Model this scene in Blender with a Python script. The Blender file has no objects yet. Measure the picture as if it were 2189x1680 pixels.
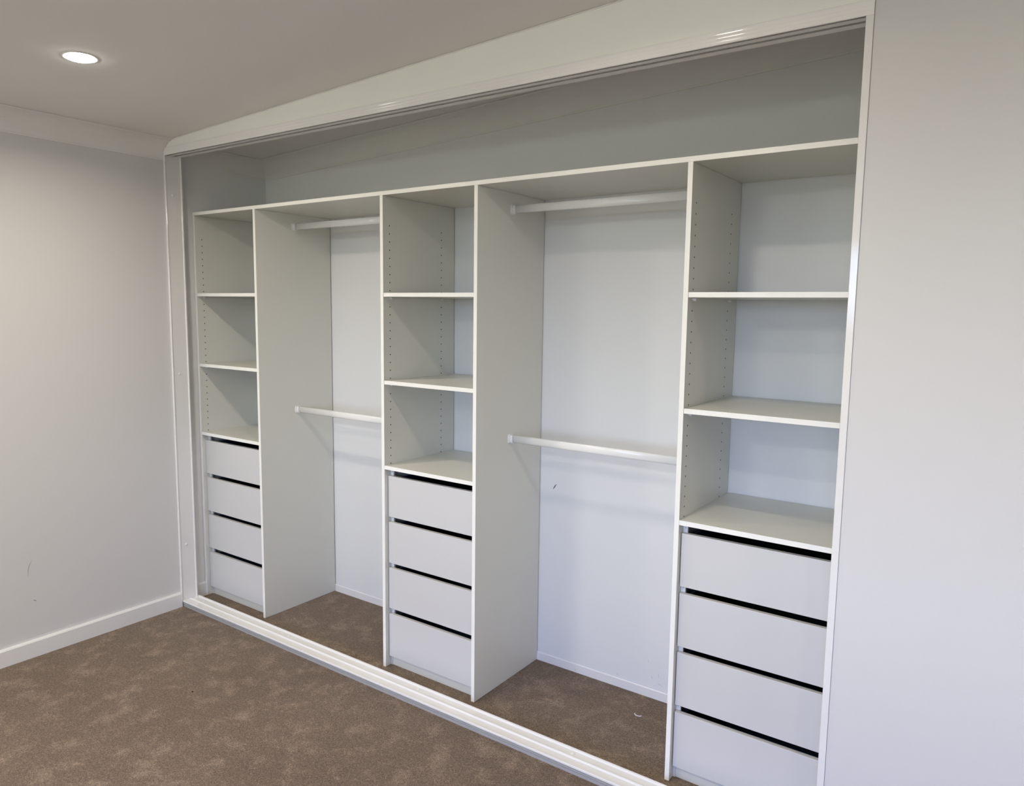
import bpy, bmesh, math, random
from mathutils import Matrix, Vector
random.seed(7)
S = bpy.context.scene
COL = S.collection

# ------------------------------------------------------------------ camera
cam = bpy.data.cameras.new('camera'); cam_o = bpy.data.objects.new('camera', cam); COL.objects.link(cam_o)
cam.sensor_fit = 'HORIZONTAL'; cam.sensor_width = 36.0
cam.lens = 1572.82 * 36.0 / 2189.0
cam.clip_start = 0.02
Rt = ((0.81613219, -0.57278223, -0.07647723), (0.57772647, 0.81165936, 0.08626246), (0.01266385, -0.11458449, 0.99333278))
cam_o.matrix_world = Matrix(((Rt[0][0], Rt[0][2], -Rt[0][1], 3.39007), (Rt[1][0], Rt[1][2], -Rt[1][1], -1.95490),
                             (Rt[2][0], Rt[2][2], -Rt[2][1], 1.51009), (0, 0, 0, 1)))
S.camera = cam_o

# ------------------------------------------------------------------ world, lights, exposure
W = bpy.data.worlds.new('world'); S.world = W; W.use_nodes = True
wn, wk = W.node_tree.nodes, W.node_tree.links
bg = wn['Background']; bg.inputs['Strength'].default_value = 10.1
tcw = wn.new('ShaderNodeTexCoord'); sep = wn.new('ShaderNodeSeparateXYZ'); wk.new(tcw.outputs['Generated'], sep.inputs['Vector'])
cr = wn.new('ShaderNodeValToRGB'); e = cr.color_ramp.elements      # ground below the horizon, hazy to blue sky above
mr = wn.new('ShaderNodeMapRange'); mr.inputs['From Min'].default_value = -1.0; wk.new(sep.outputs['Z'], mr.inputs['Value']); wk.new(mr.outputs['Result'], cr.inputs['Fac'])
SKY_C = (0.26, 0.44, 1.40); HAZE_C = (0.92, 1.07, 1.50); GROUND_C = (0.17, 0.165, 0.125)
e[0].position = 0.0; e[0].color = GROUND_C + (1,); e[1].position = 1.0; e[1].color = SKY_C + (1,)
for p_, c_ in ((0.488, GROUND_C), (0.503, HAZE_C), (0.555, HAZE_C), (0.64, SKY_C)):
    k_ = cr.color_ramp.elements.new(p_); k_.color = c_ + (1,)
wk.new(cr.outputs['Color'], bg.inputs['Color'])
S.view_settings.view_transform = 'Standard'; S.view_settings.look = 'None'
S.view_settings.gamma = 1.0; S.view_settings.use_curve_mapping = False
S.view_settings.exposure = 0.0

WIN = (2.1, 4.4, 0.70, 2.05)          # the room's window in the wall behind the camera: x0, x1, z0, z1
YF = -4.30                             # inner face of the wall behind the camera
XR = 4.95                              # inner face of the far right wall
win_light = bpy.data.lights.new('window_portal', 'AREA'); win_light.shape = 'RECTANGLE'   # guides the sky light in, gives none itself
win_light.size = WIN[1] - WIN[0]; win_light.size_y = WIN[3] - WIN[2]; win_light.cycles.is_portal = True
wl = bpy.data.objects.new('window_portal', win_light); COL.objects.link(wl)
wl.location = ((WIN[0] + WIN[1]) / 2, YF - 0.125, (WIN[2] + WIN[3]) / 2)
wl.rotation_euler = (math.radians(90), 0, 0)
DOWN_E = 5.6; DOWN_C = (1.0, 0.875, 0.73); FILL_E = 84.0

# ------------------------------------------------------------------ materials
def new_mat(name):
    m = bpy.data.materials.new(name); m.use_nodes = True
    return m, m.node_tree.nodes, m.node_tree.links, m.node_tree.nodes['Principled BSDF']
def coords(n, l, scale):
    tc = n.new('ShaderNodeTexCoord'); mp = n.new('ShaderNodeMapping'); mp.inputs['Scale'].default_value = scale
    l.new(tc.outputs['Object'], mp.inputs['Vector']); return mp.outputs['Vector']
def simple(name, col, rough, var=0.02, nscale=6.0, bump=0.0, bscale=200.0, spec=0.5):
    m, n, l, b = new_mat(name)
    v = coords(n, l, (1, 1, 1))
    nz = n.new('ShaderNodeTexNoise'); nz.inputs['Scale'].default_value = nscale; nz.inputs['Detail'].default_value = 3
    l.new(v, nz.inputs['Vector'])
    mx = n.new('ShaderNodeMix'); mx.data_type = 'RGBA'
    mx.inputs['A'].default_value = tuple(c * (1 - var) for c in col) + (1,); mx.inputs['B'].default_value = tuple(min(1, c * (1 + var)) for c in col) + (1,)
    l.new(nz.outputs['Fac'], mx.inputs['Factor']); l.new(mx.outputs['Result'], b.inputs['Base Color'])
    b.inputs['Roughness'].default_value = rough; b.inputs['Specular IOR Level'].default_value = spec
    if bump:
        n2 = n.new('ShaderNodeTexNoise'); n2.inputs['Scale'].default_value = bscale; n2.inputs['Detail'].default_value = 2
        l.new(v, n2.inputs['Vector'])
        bp = n.new('ShaderNodeBump'); bp.inputs['Strength'].default_value = bump; bp.inputs['Distance'].default_value = 0.001
        l.new(n2.outputs['Fac'], bp.inputs['Height']); l.new(bp.outputs['Normal'], b.inputs['Normal'])
    return m
M = {}
M['closet'] = simple('closet_wall_paint', (0.75, 0.76, 0.765), 0.6, 0.012, 1.2, 0.10, 260, 0.35)
M['wall'] = simple('wall_paint', (0.66, 0.655, 0.65), 0.62, 0.015, 1.2, 0.12, 260, 0.35)
M['ceiling'] = simple('ceiling_paint', (0.80, 0.79, 0.77), 0.9, 0.01, 1.0, 0.08, 200, 0.2)
M['cornice'] = simple('cornice_paint', (0.78, 0.775, 0.755), 0.8, 0.01, 2.0, 0, 100, 0.3)
M['skirting'] = simple('gloss_trim_paint', (0.78, 0.775, 0.77), 0.28, 0.01, 3.0)
M['board'] = simple('white_melamine', (0.695, 0.695, 0.637), 0.34, 0.012, 2.0, 0.05, 900)
M['edge'] = simple('white_drawer_melamine', (0.635, 0.635, 0.63), 0.32, 0.012, 2.0, 0.04, 900)
M['band'] = simple('white_edge_banding', (0.92, 0.92, 0.875), 0.30, 0.008, 4.0)
M['alu'] = simple('white_powder_coat', (0.80, 0.795, 0.785), 0.08, 0.006, 3.0)
M['header'] = simple('gloss_white_header', (0.88, 0.875, 0.87), 0.07, 0.006, 3.0)
M['bulkhead'] = simple('bulkhead_paint', (0.88, 0.89, 0.85), 0.7, 0.01, 2.0, 0.06, 200, 0.3)
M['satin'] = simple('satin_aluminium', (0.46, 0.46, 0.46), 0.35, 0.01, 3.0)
M['rail'] = simple('white_enamel_rail', (0.87, 0.87, 0.86), 0.18, 0.006, 3.0)
M['plastic'] = simple('white_plastic', (0.80, 0.80, 0.79), 0.35, 0.006, 5.0)
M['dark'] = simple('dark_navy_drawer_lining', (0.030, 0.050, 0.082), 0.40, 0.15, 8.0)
M['hole'] = simple('dark_hole', (0.02, 0.018, 0.015), 0.9, 0.1, 50.0)
M['scuff'] = simple('dark_scuff', (0.16, 0.16, 0.18), 0.8, 0.4, 60.0)
M['scuff_soft'] = simple('grey_scuff', (0.42, 0.41, 0.42), 0.8, 0.2, 60.0)
M['steel'] = simple('zinc_screw', (0.5, 0.5, 0.52), 0.3, 0.05, 30.0)

def carpet_mat():
    m, n, l, b = new_mat('cut_pile_carpet')
    v = coords(n, l, (1, 1, 1))
    def noise(scale, detail, rough=0.5, dist=0.0, vec=v):
        t = n.new('ShaderNodeTexNoise'); t.inputs['Scale'].default_value = scale; t.inputs['Detail'].default_value = detail
        t.inputs['Roughness'].default_value = rough; t.inputs['Distortion'].default_value = dist; l.new(vec, t.inputs['Vector']); return t.outputs['Fac']
    def ramp(src, p0, p1, a=0.0, c=1.0):
        r = n.new('ShaderNodeMapRange'); r.inputs['From Min'].default_value = p0; r.inputs['From Max'].default_value = p1
        r.inputs['To Min'].default_value = a; r.inputs['To Max'].default_value = c; l.new(src, r.inputs['Value']); return r.outputs['Result']
    def math_(op, a, c):
        t = n.new('ShaderNodeMath'); t.operation = op
        for i, s in enumerate((a, c)):
            if isinstance(s, (int, float)): t.inputs[i].default_value = s
            else: l.new(s, t.inputs[i])
        return t.outputs[0]
    fibre = ramp(noise(300, 3, 0.65, 0.6), 0.34, 0.66)
    tuft = ramp(noise(130, 2, 0.6, 0.8), 0.34, 0.66)
    patch = ramp(noise(10.5, 6, 0.68, 0.25), 0.49, 0.72)
    broad = ramp(noise(2.2, 2, 0.5), 0.35, 0.65)
    f = math_('ADD', math_('ADD', math_('MULTIPLY', fibre, 0.50), math_('MULTIPLY', tuft, 0.24)), math_('ADD', math_('MULTIPLY', patch, 0.28), math_('MULTIPLY', broad, 0.06)))
    cr = n.new('ShaderNodeValToRGB'); e = cr.color_ramp.elements
    e[0].position = 0.08; e[0].color = (0.080, 0.054, 0.036, 1)
    e[1].position = 0.95; e[1].color = (0.42, 0.325, 0.248, 1)
    k = cr.color_ramp.elements.new(0.45); k.color = (0.160, 0.116, 0.082, 1)
    l.new(f, cr.inputs['Fac']); l.new(cr.outputs['Color'], b.inputs['Base Color'])
    b.inputs['Roughness'].default_value = 1.0; b.inputs['Specular IOR Level'].default_value = 0.05
    b.inputs['Sheen Weight'].default_value = 0.15
    bp = n.new('ShaderNodeBump'); bp.inputs['Strength'].default_value = 0.9; bp.inputs['Distance'].default_value = 0.004
    h = math_('ADD', math_('MULTIPLY', noise(210, 3, 0.6, 0.5), 0.7), math_('MULTIPLY', noise(60, 2), 0.5))
    l.new(h, bp.inputs['Height']); l.new(bp.outputs['Normal'], b.inputs['Normal'])
    return m
M['carpet'] = carpet_mat()
m, n, l, b = new_mat('lamp_lens'); b.inputs['Base Color'].default_value = (0.9, 0.9, 0.9, 1)
b.inputs['Emission Color'].default_value = (1.0, 0.95, 0.88, 1); b.inputs['Emission Strength'].default_value = 55.0; M['lens'] = m
m, n, l, b = new_mat('fill_diffuser'); b.inputs['Base Color'].default_value = (0.85, 0.85, 0.85, 1)
b.inputs['Emission Color'].default_value = (0.96, 1.0, 0.90, 1); b.inputs['Emission Strength'].default_value = FILL_E; M['diffuser'] = m  # glow of the added fill lights
m, n, l, b = new_mat('window_glass')
tr = n.new('ShaderNodeBsdfTransparent'); tr.inputs['Color'].default_value = (0.93, 0.95, 0.94, 1); gl = n.new('ShaderNodeBsdfGlossy'); gl.inputs['Roughness'].default_value = 0.02
fr = n.new('ShaderNodeFresnel'); fr.inputs['IOR'].default_value = 1.45; ms = n.new('ShaderNodeMixShader')
l.new(fr.outputs['Fac'], ms.inputs['Fac']); l.new(tr.outputs['BSDF'], ms.inputs[1]); l.new(gl.outputs['BSDF'], ms.inputs[2])
l.new(ms.outputs['Shader'], n['Material Output'].inputs['Surface']); M['glass'] = m

# ------------------------------------------------------------------ helpers
def link(name, bm, mat, parent=None, smooth=False):
    me = bpy.data.meshes.new(name); bmesh.ops.recalc_face_normals(bm, faces=bm.faces); bm.to_mesh(me); bm.free()
    if smooth:
        for p in me.polygons: p.use_smooth = True
    me.materials.append(mat)
    o = bpy.data.objects.new(name, me); COL.objects.link(o)
    if parent is not None: o.parent = parent
    return o
def add_box(bm, x0, x1, y0, y1, z0, z1, bev=0.0):
    vs = [bm.verts.new((x, y, z)) for x in (x0, x1) for y in (y0, y1) for z in (z0, z1)]
    fs = [(0, 1, 3, 2), (4, 6, 7, 5), (0, 4, 5, 1), (2, 3, 7, 6), (0, 2, 6, 4), (1, 5, 7, 3)]
    faces = [bm.faces.new([vs[i] for i in f]) for f in fs]
    if bev:
        ed = list({e for f in faces for e in f.edges})
        bmesh.ops.bevel(bm, geom=ed, offset=bev, segments=1, affect='EDGES')
def box(name, mat, dims, parent=None, bev=0.0):
    bm = bmesh.new(); add_box(bm, *dims, bev=bev); return link(name, bm, mat, parent)
def add_prism(bm, poly, axis, a0, a1, cap=True, top=None):
    """extrude a closed 2D polygon along an axis; poly gives the two other coordinates in xyz order."""
    def put(p, a):
        return {'x': (a, p[0], p[1]), 'y': (p[0], a, p[1]), 'z': (p[0], p[1], a)}[axis]
    A = [bm.verts.new(put(p, a0)) for p in poly]; B = [bm.verts.new(put(p, a1)) for p in poly]
    k = len(poly)
    for i in range(k): bm.faces.new((A[i], A[(i + 1) % k], B[(i + 1) % k], B[i]))
    if cap: bm.faces.new(A); bm.faces.new(B[::-1])
    return A, B
def prism(name, mat, poly, axis, a0, a1, parent=None):
    bm = bmesh.new(); add_prism(bm, poly, axis, a0, a1); return link(name, bm, mat, parent)
def add_cyl(bm, c, axis, r, d, seg=16, r2=None):
    r2 = r if r2 is None else r2
    def put(u, v, a):
        return {'x': (c[0] + a, c[1] + u, c[2] + v), 'y': (c[0] + u, c[1] + a, c[2] + v), 'z': (c[0] + u, c[1] + v, c[2] + a)}[axis]
    A = []; B = []
    for i in range(seg):
        t = 2 * math.pi * i / seg; A.append(bm.verts.new(put(r * math.cos(t), r * math.sin(t), 0))); B.append(bm.verts.new(put(r2 * math.cos(t), r2 * math.sin(t), d)))
    for i in range(seg): bm.faces.new((A[i], A[(i + 1) % seg], B[(i + 1) % seg], B[i]))
    bm.faces.new(A); bm.faces.new(B[::-1])
def tag(o, label=None, cat=None, group=None, kind=None):
    if label: o['label'] = label
    if cat: o['category'] = cat
    if group: o['group'] = group
    if kind: o['kind'] = kind
    return o
def struct(o, label, cat):
    return tag(o, label, cat, kind='structure')
def empty(name, loc, label, cat, group=None):
    o = bpy.data.objects.new(name, None); COL.objects.link(o); o.location = loc; o.empty_display_size = 0.05
    tag(o, label, cat, group); bpy.context.view_layer.update(); return o
def under(o, parent):
    """parent a mesh built in world coordinates under an Empty at its own place"""
    o.parent = parent; o.matrix_parent_inverse = Matrix.Translation(-Vector(parent.location)) if parent.type == 'EMPTY' else Matrix.Identity(4)
    return o

SL = 0.0465
def zc(x): return 2.267 + SL * x           # the ceiling rises gently towards the right
XW = -0.010                                # face of the room's left wall
ZT = 1.9584                                # top face of the long top shelf
T = 0.0154                                 # board thickness
YU, YB = 0.157, 0.600                      # front of the units, closet back wall
P1, P2, P3, P4 = 0.4387, 1.2524, 1.7247, 2.5233
PA = -0.0457; P5 = 3.0080
HB, HT = 2.2003, 2.2352                    # header track bottom and top
XJ = 3.0300                                # outer edge of the right jamb

# ------------------------------------------------------------------ room shell
floor = box('floor', M['carpet'], (-0.25, XR + 0.2, YF - 0.2, YB + 0.15, -0.10, 0.0))
struct(floor, 'mottled taupe cut-pile carpet running into the open wardrobe', 'carpet')
bm = bmesh.new()
add_prism(bm, [(-0.25, zc(-0.25)), (XR + 0.2, zc(XR + 0.2)), (XR + 0.2, zc(XR + 0.2) + 0.12), (-0.25, zc(-0.25) + 0.12)], 'y', YF - 0.2, YB + 0.15)
struct(link('ceiling', bm, M['ceiling']), 'plain white ceiling rising gently to the right', 'ceiling')

def wallpoly(x0, x1, z0):                  # wall in a plane of constant y, its top following the ceiling
    return [(x0, z0), (x1, z0), (x1, zc(x1) - 0.0005), (x0, zc(x0) - 0.0005)]
wl_ = box('wall_left', M['wall'], (-0.25, XW, YF - 0.2, 0.0785, 0.0, zc(XW) - 0.001))
struct(wl_, 'plain white side wall left of the open wardrobe', 'wall')
bm = bmesh.new(); add_prism(bm, wallpoly(XW, XJ, HT), 'y', 0.0015, 0.09)
struct(link('wall_bulkhead', bm, M['bulkhead']), 'tapering white bulkhead between the header track and the ceiling', 'wall')
bm = bmesh.new()
add_prism(bm, wallpoly(XJ + 0.0005, XR + 0.2, 0.0), 'y', 0.0015, 0.09)
struct(link('wall_back', bm, M['wall']), 'wide plain white wall right of the wardrobe opening', 'wall')
bm = bmesh.new(); add_prism(bm, wallpoly(-0.25, XR + 0.2, 0.0), 'y', YB, YB + 0.1)
wb = struct(link('wall_closet_back', bm, M['closet']), 'white rear wall inside the wardrobe behind the shelving', 'wall')
struct(prism('wall_closet_left', M['closet'], [(-0.25, 0.079), (-0.0475, 0.079), (-0.0475, 0.17), (-0.0625, YB - 0.0005), (-0.25, YB - 0.0005)], 'z', 0.0, zc(-0.06) - 0.001),
       'white side wall inside the left end of the wardrobe', 'wall')
struct(box('wall_closet_right', M['wall'], (XJ + 0.0005, XJ + 0.11, 0.0905, YB - 0.0005, 0.0, zc(XJ) - 0.001)), 'white side wall inside the right end of the wardrobe', 'wall')
struct(box('wall_right', M['wall'], (XR, XR + 0.2, YF, 0.001, 0.0, zc(XR) - 0.001)), 'white wall at the far right of the room, outside the photo', 'wall')
bm = bmesh.new()
add_prism(bm, wallpoly(XW, WIN[0], 0.0), 'y', YF - 0.12, YF); add_prism(bm, wallpoly(WIN[1], XR + 0.2, 0.0), 'y', YF - 0.12, YF)
add_prism(bm, wallpoly(WIN[0], WIN[1], WIN[3]), 'y', YF - 0.12, YF); add_box(bm, WIN[0], WIN[1], YF - 0.12, YF, 0.0, WIN[2])
struct(link('wall_front', bm, M['wall']), 'white window wall behind the photographer', 'wall')
bm = bmesh.new()
for a in ((WIN[0], WIN[0] + .04, WIN[2], WIN[3]), (WIN[1] - .04, WIN[1], WIN[2], WIN[3]), (WIN[0] + .04, WIN[1] - .04, WIN[2], WIN[2] + .04),
          (WIN[0] + .04, WIN[1] - .04, WIN[3] - .04, WIN[3]), ((WIN[0] + WIN[1]) / 2 - .02, (WIN[0] + WIN[1]) / 2 + .02, WIN[2] + .04, WIN[3] - .04)):
    add_box(bm, a[0], a[1], YF - 0.10, YF - 0.05, a[2], a[3])
win = struct(link('window_1', bm, M['alu']), 'white framed sliding window behind the photographer', 'window')
box('pane', M['glass'], (WIN[0] + .04, WIN[1] - .04, YF - 0.078, YF - 0.074, WIN[2] + .04, WIN[3] - .04), win)

# skirting boards (top edge slightly eased)
def skirting(name, poly_xz_or_yz, axis, a0, a1, label):
    return struct(prism(name, M['skirting'], poly_xz_or_yz, axis, a0, a1), label, 'skirting')
sk = lambda x, t, h, s=1: [(x, 0.0), (x + s * t, 0.0), (x + s * t, h - 0.006), (x + s * (t - 0.004), h), (x, h)]
skirting('baseboard_left', sk(XW, 0.016, 0.073), 'y', YF, -0.003, 'low white skirting board along the left wall')
skirting('baseboard_closet_left', sk(-0.0475, 0.012, 0.073), 'y', 0.088, YU - 0.001, 'short white skirting piece inside the wardrobe left end')
skirting('baseboard_closet_back', [(YB - 0.004, 0.0), (YB, 0.0), (YB, 0.036), (YB - 0.0025, 0.036), (YB - 0.004, 0.034)], 'x', -0.06, XJ, 'very low white strip along the foot of the wardrobe rear wall')
skirting('baseboard_right', [(-0.0145, 0.0), (0.0013, 0.0), (0.0013, 0.073), (-0.0105, 0.073), (-0.0145, 0.067)], 'x', XJ + 0.004, XR, 'low white skirting board right of the wardrobe opening')
skirting('baseboard_front', [(YF, 0.0), (YF + .015, 0.0), (YF + .015, 0.067), (YF + .011, 0.073), (YF, 0.073)], 'x', XW + 0.02, XR, 'low white skirting board under the window behind the photographer')

bm = bmesh.new()
add_prism(bm, [(XW + 0.08, 0), (XJ - 0.3, 0), (XJ - 0.3, 0.0032), (XW + 0.08, 0.0032)], 'y', -0.0012, 0.0014)
for v in bm.verts: v.co.z += zc(v.co.x) - 0.0040
struct(link('trim_8', bm, M['alu']), 'thin pale sealant bead where the bulkhead meets the ceiling', 'trim')

# coved cornices
def cove(w, h, seg=10):
    """cross-section from wall foot to ceiling edge: (out from wall, down from ceiling), concave"""
    pts = [(0.0, -h), (0.004, -h), (0.004, -h + 0.006)]
    for i in range(seg + 1):
        t = math.pi / 2 * i / seg
        pts.append((0.006 + (w - 0.012) * (1 - math.cos(t)), -h + 0.008 + (h - 0.014) * math.sin(t)))
    pts += [(w - 0.004, -0.005), (w, -0.004), (w, 0.0), (0, 0)]
    return pts
def cornice_y(name, xw, y0, y1, label, w=0.078, h=0.088, s=1):
    return struct(prism(name, M['cornice'], [(xw + s * p[0], zc(xw + s * p[0]) + p[1] - 0.0008) for p in cove(w, h)], 'y', y0, y1), label, 'cornice')
cornice_y('trim_1', XW, YF, 0.001, 'white coved cornice along the top of the left wall')
cornice_y('trim_2', -0.060, 0.0795, YB - 0.002, 'white coved cornice above the left end inside the wardrobe')
bm = bmesh.new()
cv = cove(0.085, 0.090); x0, x1 = -0.06, XJ
A = [bm.verts.new((x0, YB - p[0], zc(x0) + p[1] - 0.0008)) for p in cv]; B = [bm.verts.new((x1, YB - p[0], zc(x1) + p[1] - 0.0008)) for p in cv]
for i in range(len(cv)): j = (i + 1) % len(cv); bm.faces.new((A[i], A[j], B[j], B[i]))
bm.faces.new(A); bm.faces.new(B[::-1])
struct(link('trim_3', bm, M['cornice']), 'white coved cornice along the wardrobe rear wall under the ceiling', 'cornice')

# ------------------------------------------------------------------ sliding-door frame (no doors hung)
# header: ribbed fascia with a double channel open below
fas = [(-0.0035, HB + 0.0015), (-0.0025, HB)]
U = HT - 0.006
fas += [(0.0010, HB), (0.0010, U), (0.0235, U), (0.0235, HB + 0.0035), (0.0150, HB + 0.0030), (0.0145, HB + 0.0010), (0.0330, HB + 0.0008), (0.0325, HB + 0.0030),
        (0.0255, HB + 0.0035), (0.0255, U), (0.0585, U), (0.0585, HB + 0.0035), (0.0495, HB + 0.0030), (0.0490, HB + 0.0010), (0.0725, HB + 0.0008), (0.0735, HB + 0.0030), (0.0735, HT - 0.0005),
        (-0.0025, HT - 0.0005), (-0.0035, HT - 0.002)]
# three shallow rounded ribs down the fascia
rib = []
z_hi, z_lo = HT - 0.003, HB + 0.003
for k in range(3):
    a = z_hi - (z_hi - z_lo) * k / 3; c = z_hi - (z_hi - z_lo) * (k + 1) / 3
    for j in range(15):
        t = j / 14; rib.append((-0.0035 - 0.00043 * math.sin(math.pi * t), a + (c - a) * t))
prof = fas + rib
hd = prism('trim_4', M['header'], prof, 'x', XW + 0.0005, XJ)
struct(hd, 'glossy white ribbed header track over the wardrobe opening', 'door track')

# left jamb channel (plan profile x, y)
jl = [(XW + .0005, -0.0025), (0.001, -0.0025), (0.002, -0.0015), (0.002, 0.001), (-0.0015, 0.003), (-0.0015, 0.074), (0.0035, 0.0765), (0.0035, 0.0805), (0.0015, 0.082), (XW + .0005, 0.082)]
jo = struct(prism('trim_5', M['alu'], jl, 'z', 0.024, HB + 0.004), 'white side channel at the left end of the wardrobe opening', 'door jamb')
def screws(parent, pts, axis, r=0.0052):
    for p in pts:
        bm = bmesh.new(); add_cyl(bm, p, axis, r, 0.0015, 14); q = (p[0] + (.0015 if axis == 'x' else 0), p[1], p[2] + (.0015 if axis == 'z' else 0))
        add_cyl(bm, q, axis, r, 0.0016, 14, r * 0.55); link('screw_cap', bm, M['plastic'], parent)
screws(jo, [(-0.0015, 0.034, 2.021), (-0.0015, 0.033, 1.171), (-0.0015, 0.0335, 0.3105)], 'x', 0.0070)
jr = [(XJ, -0.0005), (XJ - 0.001, -0.0015), (XJ - 0.0165, -0.0015), (XJ - 0.0175, -0.0005), (XJ - 0.0175, 0.0015), (XJ - 0.006, 0.003), (XJ - 0.006, 0.074), (XJ - 0.0095, 0.0765), (XJ - 0.0095, 0.0805), (XJ, 0.082)]
struct(prism('trim_6', M['alu'], jr, 'z', 0.024, HB + 0.001), 'white side channel at the right end of the wardrobe opening', 'door jamb')
# bottom track: ribbed riser, two shallow pans between lips
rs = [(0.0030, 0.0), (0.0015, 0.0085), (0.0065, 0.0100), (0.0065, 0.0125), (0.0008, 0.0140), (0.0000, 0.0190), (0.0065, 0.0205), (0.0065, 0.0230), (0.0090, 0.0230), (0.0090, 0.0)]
st = [(0.0092, 0.0), (0.0092, 0.0235), (-0.0010, 0.0245),
      (-0.0006, 0.0295), (0.0015, 0.0308), (0.010, 0.0300), (0.014, 0.0255), (0.040, 0.0252), (0.043, 0.0290), (0.0465, 0.0300), (0.050, 0.0290), (0.053, 0.0245),
      (0.082, 0.0240), (0.0855, 0.0285), (0.088, 0.0295), (0.0925, 0.0292), (0.094, 0.027), (0.094, 0.0)]
so = struct(prism('trim_7', M['alu'], st, 'x', XW + 0.0005, XJ), 'white ribbed floor track along the front of the wardrobe', 'door track')
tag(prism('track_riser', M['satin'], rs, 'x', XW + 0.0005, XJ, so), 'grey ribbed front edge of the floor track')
screws(so, [(0.080, 0.068, 0.0242), (0.745, 0.068, 0.0242), (1.530, 0.068, 0.0242), (2.2315, 0.068, 0.0242)], 'z', 0.0074)
# marks on the walls
def scuff(parent, mat, pts, r, name='scuff_mark'):
    bm = bmesh.new(); k = len(pts)
    for i in range(k - 1):
        (a, c), (ra, rc) = (pts[i], pts[i + 1]), ((0.25 if i == 0 else 1) * r, (0.25 if i == k - 2 else 1) * r)
        d = Vector(c) - Vector(a); nrm = Vector((1, 0, 0)) if parent.name == 'wall_left' else Vector((0, 1, 0))
        s = d.normalized().cross(nrm).normalized()
        bm.faces.new([bm.verts.new(Vector(a) + s * ra), bm.verts.new(Vector(c) + s * rc), bm.verts.new(Vector(c) - s * rc), bm.verts.new(Vector(a) - s * ra)])
    ret = bmesh.ops.extrude_face_region(bm, geom=list(bm.faces))
    off = Vector((0.0003, 0, 0)) if parent.name == 'wall_left' else Vector((0, -0.0003, 0))
    for v in ret['geom']:
        if isinstance(v, bmesh.types.BMVert): v.co += off
    return link(name, bm, mat, parent)
y = YB - 0.0001
scuff(wb, M['scuff'], [(1.803, y, 0.7630), (1.808, y, 0.7700), (1.814, y, 0.7790), (1.819, y, 0.7860)], 0.0024)
for (a, c, r, mm) in (((2.125, 0.055), (2.126, 0.047), 0.0018, 'scuff'), ((2.255, 0.150), (2.259, 0.140), 0.0016, 'scuff_soft'), ((2.300, 0.105), (2.302, 0.090), 0.0018, 'scuff_soft'),
                      ((2.272, 0.088), (2.277, 0.078), 0.0022, 'scuff_soft'), ((2.300, 0.066), (2.318, 0.060), 0.0020, 'scuff_soft'), ((0.598, 0.020), (0.600, 0.016), 0.0016, 'scuff')):
    yy = y if a[1] > 0.037 else YB - 0.0041
    scuff(wb, M[mm], [(a[0], yy, a[1]), (c[0], yy, c[1])], r)
yy = YB - 0.0041
scuff(wb, M['scuff'], [(1.932, yy, 0.0155), (1.9322, yy, 0.0075)], 0.0016)
scuff(wl_, M['scuff_soft'], [(XW + .0001, -0.658, 0.420), (XW + .0001, -0.670, 0.400), (XW + .0001, -0.675, 0.378), (XW + .0001, -0.676, 0.352)], 0.0016)
scuff(wl_, M['scuff'], [(XW + .0001, -0.662, 0.2475), (XW + .0001, -0.656, 0.2425), (XW + .0001, -0.650, 0.239)], 0.0015)

# ------------------------------------------------------------------ long top shelf
def edge_band(parent, x0, x1, y, z0, z1):
    bm = bmesh.new(); add_box(bm, x0, x1, y - 0.0010, y, z0, z1, 0.0003)
    return link('edge_band', bm, M['band'], parent)
bm = bmesh.new(); add_box(bm, PA, P5 + T, YU, YB - 0.002, ZT - T, ZT, 0.0003)
ts = tag(link('top_shelf', bm, M['board']), 'long white top shelf spanning all three towers of the open wardrobe', 'shelf')
edge_band(ts, PA, P5 + T, YU, ZT - T, ZT)

# ------------------------------------------------------------------ towers
ZS = (1.5640, 1.2138, 0.8650)                               # top faces of the three shelves in a tower
HOLE0 = 1.8290; PITCH = 0.032
YHF, YHB = 0.1935, 0.5080
DRZ = ((0.6485, 0.8205), (0.4520, 0.6262), (0.2553, 0.4308), (0.0450, 0.2312))
YD = 0.1745                                                 # face of the drawers
root_boards = {}

def pin_holes(parent, x, s, skip):
    bm = bmesh.new()
    for yh in (YHF, YHB):
        for k in range(31):
            z = HOLE0 - PITCH * k
            if z < ZS[2] + 0.003 or any(abs(z - (q - T)) < 0.020 and z < q for q in ZS[:2]): continue
            add_cyl(bm, (x, yh, z), 'x', 0.0026, s * 0.00025, 10)
    return tag(link('pin_holes', bm, M['hole'], parent), kind='stuff')

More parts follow.
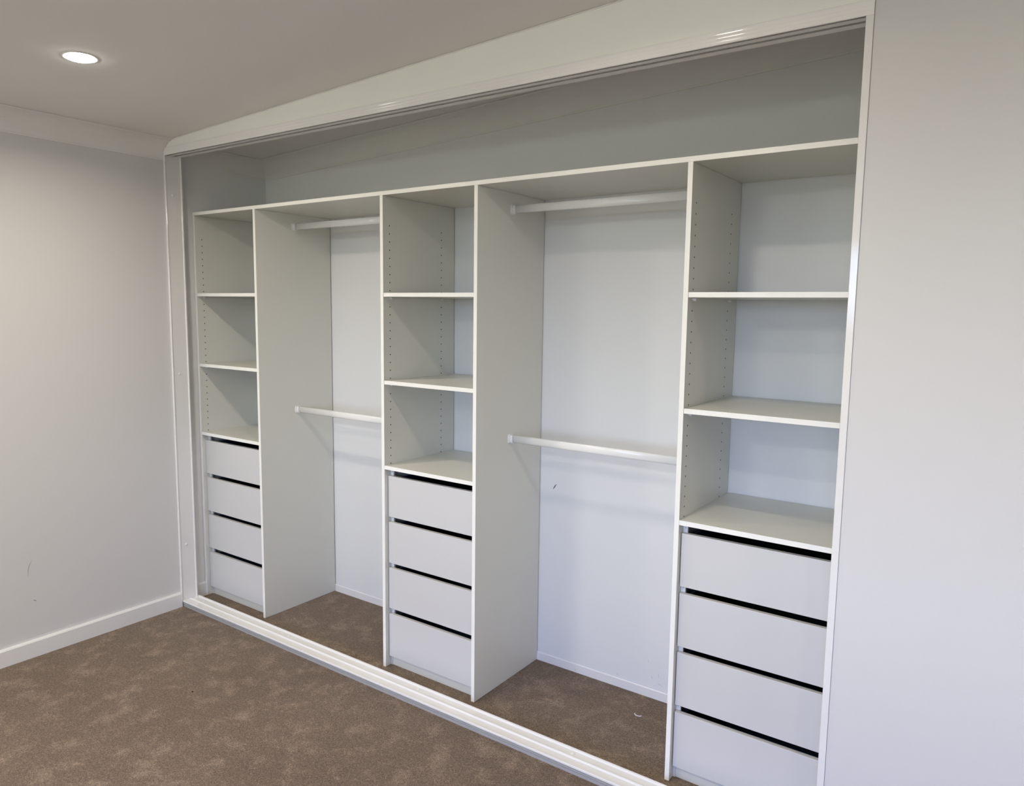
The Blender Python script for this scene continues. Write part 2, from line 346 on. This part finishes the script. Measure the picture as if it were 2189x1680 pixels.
def make_tower(xl, xr, label, prefix):
    """xl, xr = left faces of the left and right side panels"""
    t = empty('wardrobe_tower', ((xl + xr + T) / 2, YU, 0.0), label, 'wardrobe tower', 'open shelf and drawer towers')
    xi0, xi1 = xl + T, xr                                   # inner faces
    for x in (xl, xr):
        bm = bmesh.new(); add_box(bm, x, x + T, YU, YB - 0.0045, 0.001, ZT - T - 0.0003, 0.0007)
        p = under(link('side_panel', bm, M['board']), t)
        edge_band(p, x, x + T, YU, 0.001, ZT - T - 0.0003)
        if x == xl: pin_holes(p, xi0, 1, None)
        else: pin_holes(p, xi1, -1, None)
    for i, z in enumerate(ZS):
        bm = bmesh.new(); g = 0.0008 if i < 2 else 0.0
        add_box(bm, xi0 + g, xi1 - g, YU + 0.0012, YB - 0.005, z - T, z, 0.0007)
        s = under(link('shelf', bm, M['board']), t)
        edge_band(s, xi0 + g, xi1 - g, YU + 0.0012, z - T, z)
        if i < 2:
            for (xa, sg) in ((xi0, 1), (xi1, -1)):
                for yh in (YHF, YHB):
                    bm = bmesh.new()
                    add_cyl(bm, (xa, yh, z - T - 0.0042), 'x', 0.0040, sg * 0.0035, 12)
                    add_cyl(bm, (xa + sg * 0.0034, yh, z - T - 0.0042), 'x', 0.0032, sg * 0.008, 12)
                    add_box(bm, min(xa + sg * .0036, xa + sg * .0115), max(xa + sg * .0036, xa + sg * .0115), yh - 0.0012, yh + 0.0012, z - T - 0.0100, z - T - 0.004)
                    link('shelf_pin', bm, M['plastic'], s)
    # kickboard with a small return block at each side
    bm = bmesh.new(); add_box(bm, xi0 + 0.008, xi1 - 0.008, 0.1905, 0.2055, 0.001, 0.062, 0.0006); under(link('kickboard', bm, M['board']), t)
    for x in (xi0 + 0.0002, xi1 - 0.0078):
        bm = bmesh.new(); add_box(bm, x, x + 0.0076, 0.1880, 0.2060, 0.001, 0.048); under(link('kick_block', bm, M['board']), t)
    for (z0, z1) in DRZ:
        x0, x1 = xi0 + 0.0032, xi1 - 0.0032
        bm = bmesh.new(); add_box(bm, x0, x1, YD, YD + 0.0158, z0, z1, 0.0007)
        d = under(link('drawer', bm, M['edge']), t)
        bm = bmesh.new(); a, c = xi0 + 0.0165, xi1 - 0.0165; zt = z1 - 0.012; zb = z0 + 0.014; yb = 0.575; ya = YD + 0.0162
        add_box(bm, a, a + 0.012, ya, yb, zb, zt); add_box(bm, c - 0.012, c, ya, yb, zb, zt)
        add_box(bm, a + 0.0121, c - 0.0121, yb - 0.012, yb, zb, zt); add_box(bm, a + 0.0121, c - 0.0121, ya, yb - 0.0121, zb, zb + 0.005)
        add_box(bm, a + 0.0121, c - 0.0121, ya, ya + 0.004, zb + 0.0052, zt)
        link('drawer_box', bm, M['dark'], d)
        for (xa, sg) in ((xi0, 1), (xi1, -1)):
            bm = bmesh.new()
            xx = sorted((xa + sg * 0.0003, xa + sg * 0.0155))
            add_box(bm, xx[0], xx[1], 0.1925, 0.2005, z1 - 0.020, z1 + 0.027, 0.0004)
            add_box(bm, xx[0], xx[1], 0.2007, 0.560, z1 - 0.060, z1 - 0.040)
            r = under(link('drawer_runner', bm, M['plastic']), t)
            bm = bmesh.new(); add_cyl(bm, (xa + sg * 0.0085, 0.1925, z1 + 0.014), 'y', 0.0022, -0.0008, 10); link('screw', bm, M['steel'], r)
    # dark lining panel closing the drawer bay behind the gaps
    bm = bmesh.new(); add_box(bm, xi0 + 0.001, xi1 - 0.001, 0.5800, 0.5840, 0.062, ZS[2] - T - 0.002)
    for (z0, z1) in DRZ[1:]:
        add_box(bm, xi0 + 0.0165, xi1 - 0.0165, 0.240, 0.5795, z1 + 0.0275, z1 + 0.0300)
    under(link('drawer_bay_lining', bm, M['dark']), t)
    return t
make_tower(PA, P1, 'narrow-looking white shelf tower with four drawers at the far left end of the wardrobe', 'a')
make_tower(P2, P3, 'middle white shelf tower with four drawers, standing between the two hanging bays', 'c')
make_tower(P4, P5, 'nearest white shelf tower with four drawers, at the right end beside the plain wall', 'e')

# ------------------------------------------------------------------ hanging rails
def rail(x0, x1, zcn, label):
    y = 0.3745
    t = empty('hanging_rail', ((x0 + x1) / 2, y, zcn), label, 'hanging rail', 'white hanging rails')
    def oval(ry, rz, k=20, sq=2.6):
        out = []
        for i in range(k):
            a = 2 * math.pi * i / k; ca, sa = math.cos(a), math.sin(a)
            out.append((y + ry * math.copysign(abs(ca) ** (2 / sq), ca), zcn + rz * math.copysign(abs(sa) ** (2 / sq), sa)))
        return out
    bm = bmesh.new(); add_prism(bm, oval(0.0075, 0.0150, 28), 'x', x0 + 0.012, x1 - 0.012)
    o = link('rail_tube', bm, M['rail'])
    for p in o.data.polygons: p.use_smooth = len(p.vertices) == 4
    under(o, t)
    for (xa, s) in ((x0, 1), (x1, -1)):
        bm = bmesh.new()
        add_prism(bm, oval(0.0170, 0.0182, 24, 5), 'x', xa + s * 0.0002, xa + s * 0.0035)
        add_prism(bm, oval(0.0150, 0.0172, 24, 4), 'x', xa + s * 0.0035, xa + s * 0.0060)
        # open-topped cup that the tube drops into
        pr = [p for p in oval(0.0105, 0.0175, 32, 3) if p[1] < zcn + 0.0145]
        pr.sort(key=lambda p: (math.atan2(p[1] - zcn, p[0] - y) - math.pi / 2) % (2 * math.pi))
        inn = [(y + (p[0] - y) * 0.74, zcn + (p[1] - zcn) * 0.87) for p in pr]
        add_prism(bm, pr + inn[::-1], 'x', xa + s * 0.0060, xa + s * 0.0175)
        under(link('end_bracket', bm, M['plastic']), t)
    return t
rail(P1 + T, P2, 1.8835, 'upper white hanging rail in the left hanging bay, close under the top shelf')
rail(P1 + T, P2, 1.0015, 'lower white hanging rail at mid height in the left hanging bay')
rail(P3 + T, P4, 1.8815, 'upper white hanging rail in the wide right hanging bay, with a lamp glint')
rail(P3 + T, P4, 1.0015, 'lower white hanging rail at mid height in the wide right hanging bay')

# ------------------------------------------------------------------ recessed ceiling downlights
def downlight(x, y, label, energy=None):
    z = zc(x); t = empty('recessed_downlight', (x, y, z), label, 'ceiling light', 'recessed ceiling downlights')
    tilt = Matrix.Rotation(-math.atan(SL), 4, 'Y')
    bm = bmesh.new(); seg = 40
    rings = [(0.0545, -0.0004), (0.0535, -0.0016), (0.0500, -0.0022), (0.0455, -0.0016), (0.0435, -0.0004)]
    V = [[bm.verts.new(tilt @ Vector((r * math.cos(2 * math.pi * i / seg), r * math.sin(2 * math.pi * i / seg), h))) for i in range(seg)] for r, h in rings]
    for a in range(len(V)):
        b_ = (a + 1) % len(V)
        for i in range(seg): bm.faces.new((V[a][i], V[a][(i + 1) % seg], V[b_][(i + 1) % seg], V[b_][i]))
    o = link('trim_ring', bm, M['plastic'], t, True)
    bm = bmesh.new(); prev = None                     # slightly domed diffuser
    for k in range(6):
        r = 0.0433 * math.cos(math.pi / 2 * k / 5); h = -0.0008 - 0.0090 * math.sin(math.pi / 2 * k / 5)
        row = [bm.verts.new(tilt @ Vector((r * math.cos(2 * math.pi * i / seg), r * math.sin(2 * math.pi * i / seg), h))) for i in range(seg)] if k < 5 else [bm.verts.new(tilt @ Vector((0, 0, h)))]
        if prev:
            for i in range(seg):
                bm.faces.new((prev[i], prev[(i + 1) % seg], row[(i + 1) % seg], row[i]) if k < 5 else (prev[i], prev[(i + 1) % seg], row[0]))
        prev = row
    link('lens', bm, M['lens'], t, True)
    L = bpy.data.lights.new('downlight_beam', 'AREA'); L.shape = 'DISK'; L.size = 0.086; L.energy = DOWN_E if energy is None else energy; L.color = DOWN_C; L.spread = math.radians(163 if y > -1 else 150)
    lo = bpy.data.objects.new('downlight_beam', L); COL.objects.link(lo); lo.parent = t; lo.location = (0, 0, -0.0115); lo.rotation_euler = (0, -math.atan(SL), 0)
downlight(0.786, -0.728, 'round white recessed downlight, lit, in the ceiling at upper left', DOWN_E * 1.6)
downlight(2.440, -0.728, 'round recessed downlight over the right half of the wardrobe, above the photo', DOWN_E * 0.9)
downlight(4.094, -0.728, 'round recessed downlight near the far right wall, outside the photo', DOWN_E * 0.6)
downlight(0.786, -1.950, 'round recessed downlight at the back left of the room, outside the photo', DOWN_E * 2.0)
downlight(2.950, -1.950, 'round recessed downlight behind the photographer, outside the photo', DOWN_E * 2.0)
downlight(4.094, -1.950, 'round recessed downlight in the far right corner behind the photographer, outside the photo', DOWN_E * 1.6)

def fill_light(x, y, label):  # unseen glowing dome added as warm fill, not a known fixture of the room
    z = zc(x); t = empty('added_fill_light', (x, y, z), label, 'ceiling light')
    bm = bmesh.new(); seg = 40
    rings = [(0.205, -0.004), (0.205, -0.022), (0.196, -0.026), (0.190, -0.004)]
    V = [[bm.verts.new((r * math.cos(2 * math.pi * i / seg), r * math.sin(2 * math.pi * i / seg), h)) for i in range(seg)] for r, h in rings]
    for a in range(4):
        for i in range(seg): bm.faces.new((V[a][i], V[a][(i + 1) % seg], V[(a + 1) % 4][(i + 1) % seg], V[(a + 1) % 4][i]))
    link('base_ring', bm, M['plastic'], t, True)
    bm = bmesh.new(); prev = None
    for k in range(9):
        a = math.pi / 2 * k / 8; r = 0.189 * math.cos(a); h = -0.012 - 0.062 * math.sin(a)
        row = [bm.verts.new((r * math.cos(2 * math.pi * i / seg), r * math.sin(2 * math.pi * i / seg), h)) for i in range(seg)] if k < 8 else [bm.verts.new((0, 0, h))]
        if prev:
            for i in range(seg):
                bm.faces.new((prev[i], prev[(i + 1) % seg], row[(i + 1) % seg], row[i]) if k < 8 else (prev[i], prev[(i + 1) % seg], row[0]))
        prev = row
    link('diffuser', bm, M['diffuser'], t, True)
fill_light(0.45, -3.30, 'added large round fill light at the back left of the room, outside the photo')
fill_light(1.95, -3.30, 'added large round fill light behind the photographer, outside the photo')

# small bits on the carpet
bm = bmesh.new(); add_cyl(bm, (0.806, -0.439, 0.0005), 'z', 0.0038, 0.003, 9, 0.0025)
tag(link('carpet_speck', bm, M['hole']), 'tiny dark speck on the carpet left of the floor track', 'speck')
bm = bmesh.new()
pts = [(2.288 + 0.014 * math.cos(a), 0.4545 + 0.010 * math.sin(a)) for a in [math.pi * (0.95 + 1.0 * i / 8) for i in range(9)]]
for i in range(8):
    a, c = pts[i], pts[i + 1]; d = Vector((c[0] - a[0], c[1] - a[1])).normalized(); nx, ny = -d.y * 0.0011, d.x * 0.0011
    add_prism(bm, [(a[0] + nx, a[1] + ny), (c[0] + nx, c[1] + ny), (c[0] - nx, c[1] - ny), (a[0] - nx, a[1] - ny)], 'z', 0.001, 0.0035)
tag(link('thread', bm, M['plastic']), 'short pale curled thread on the carpet in the wide right hanging bay', 'thread')
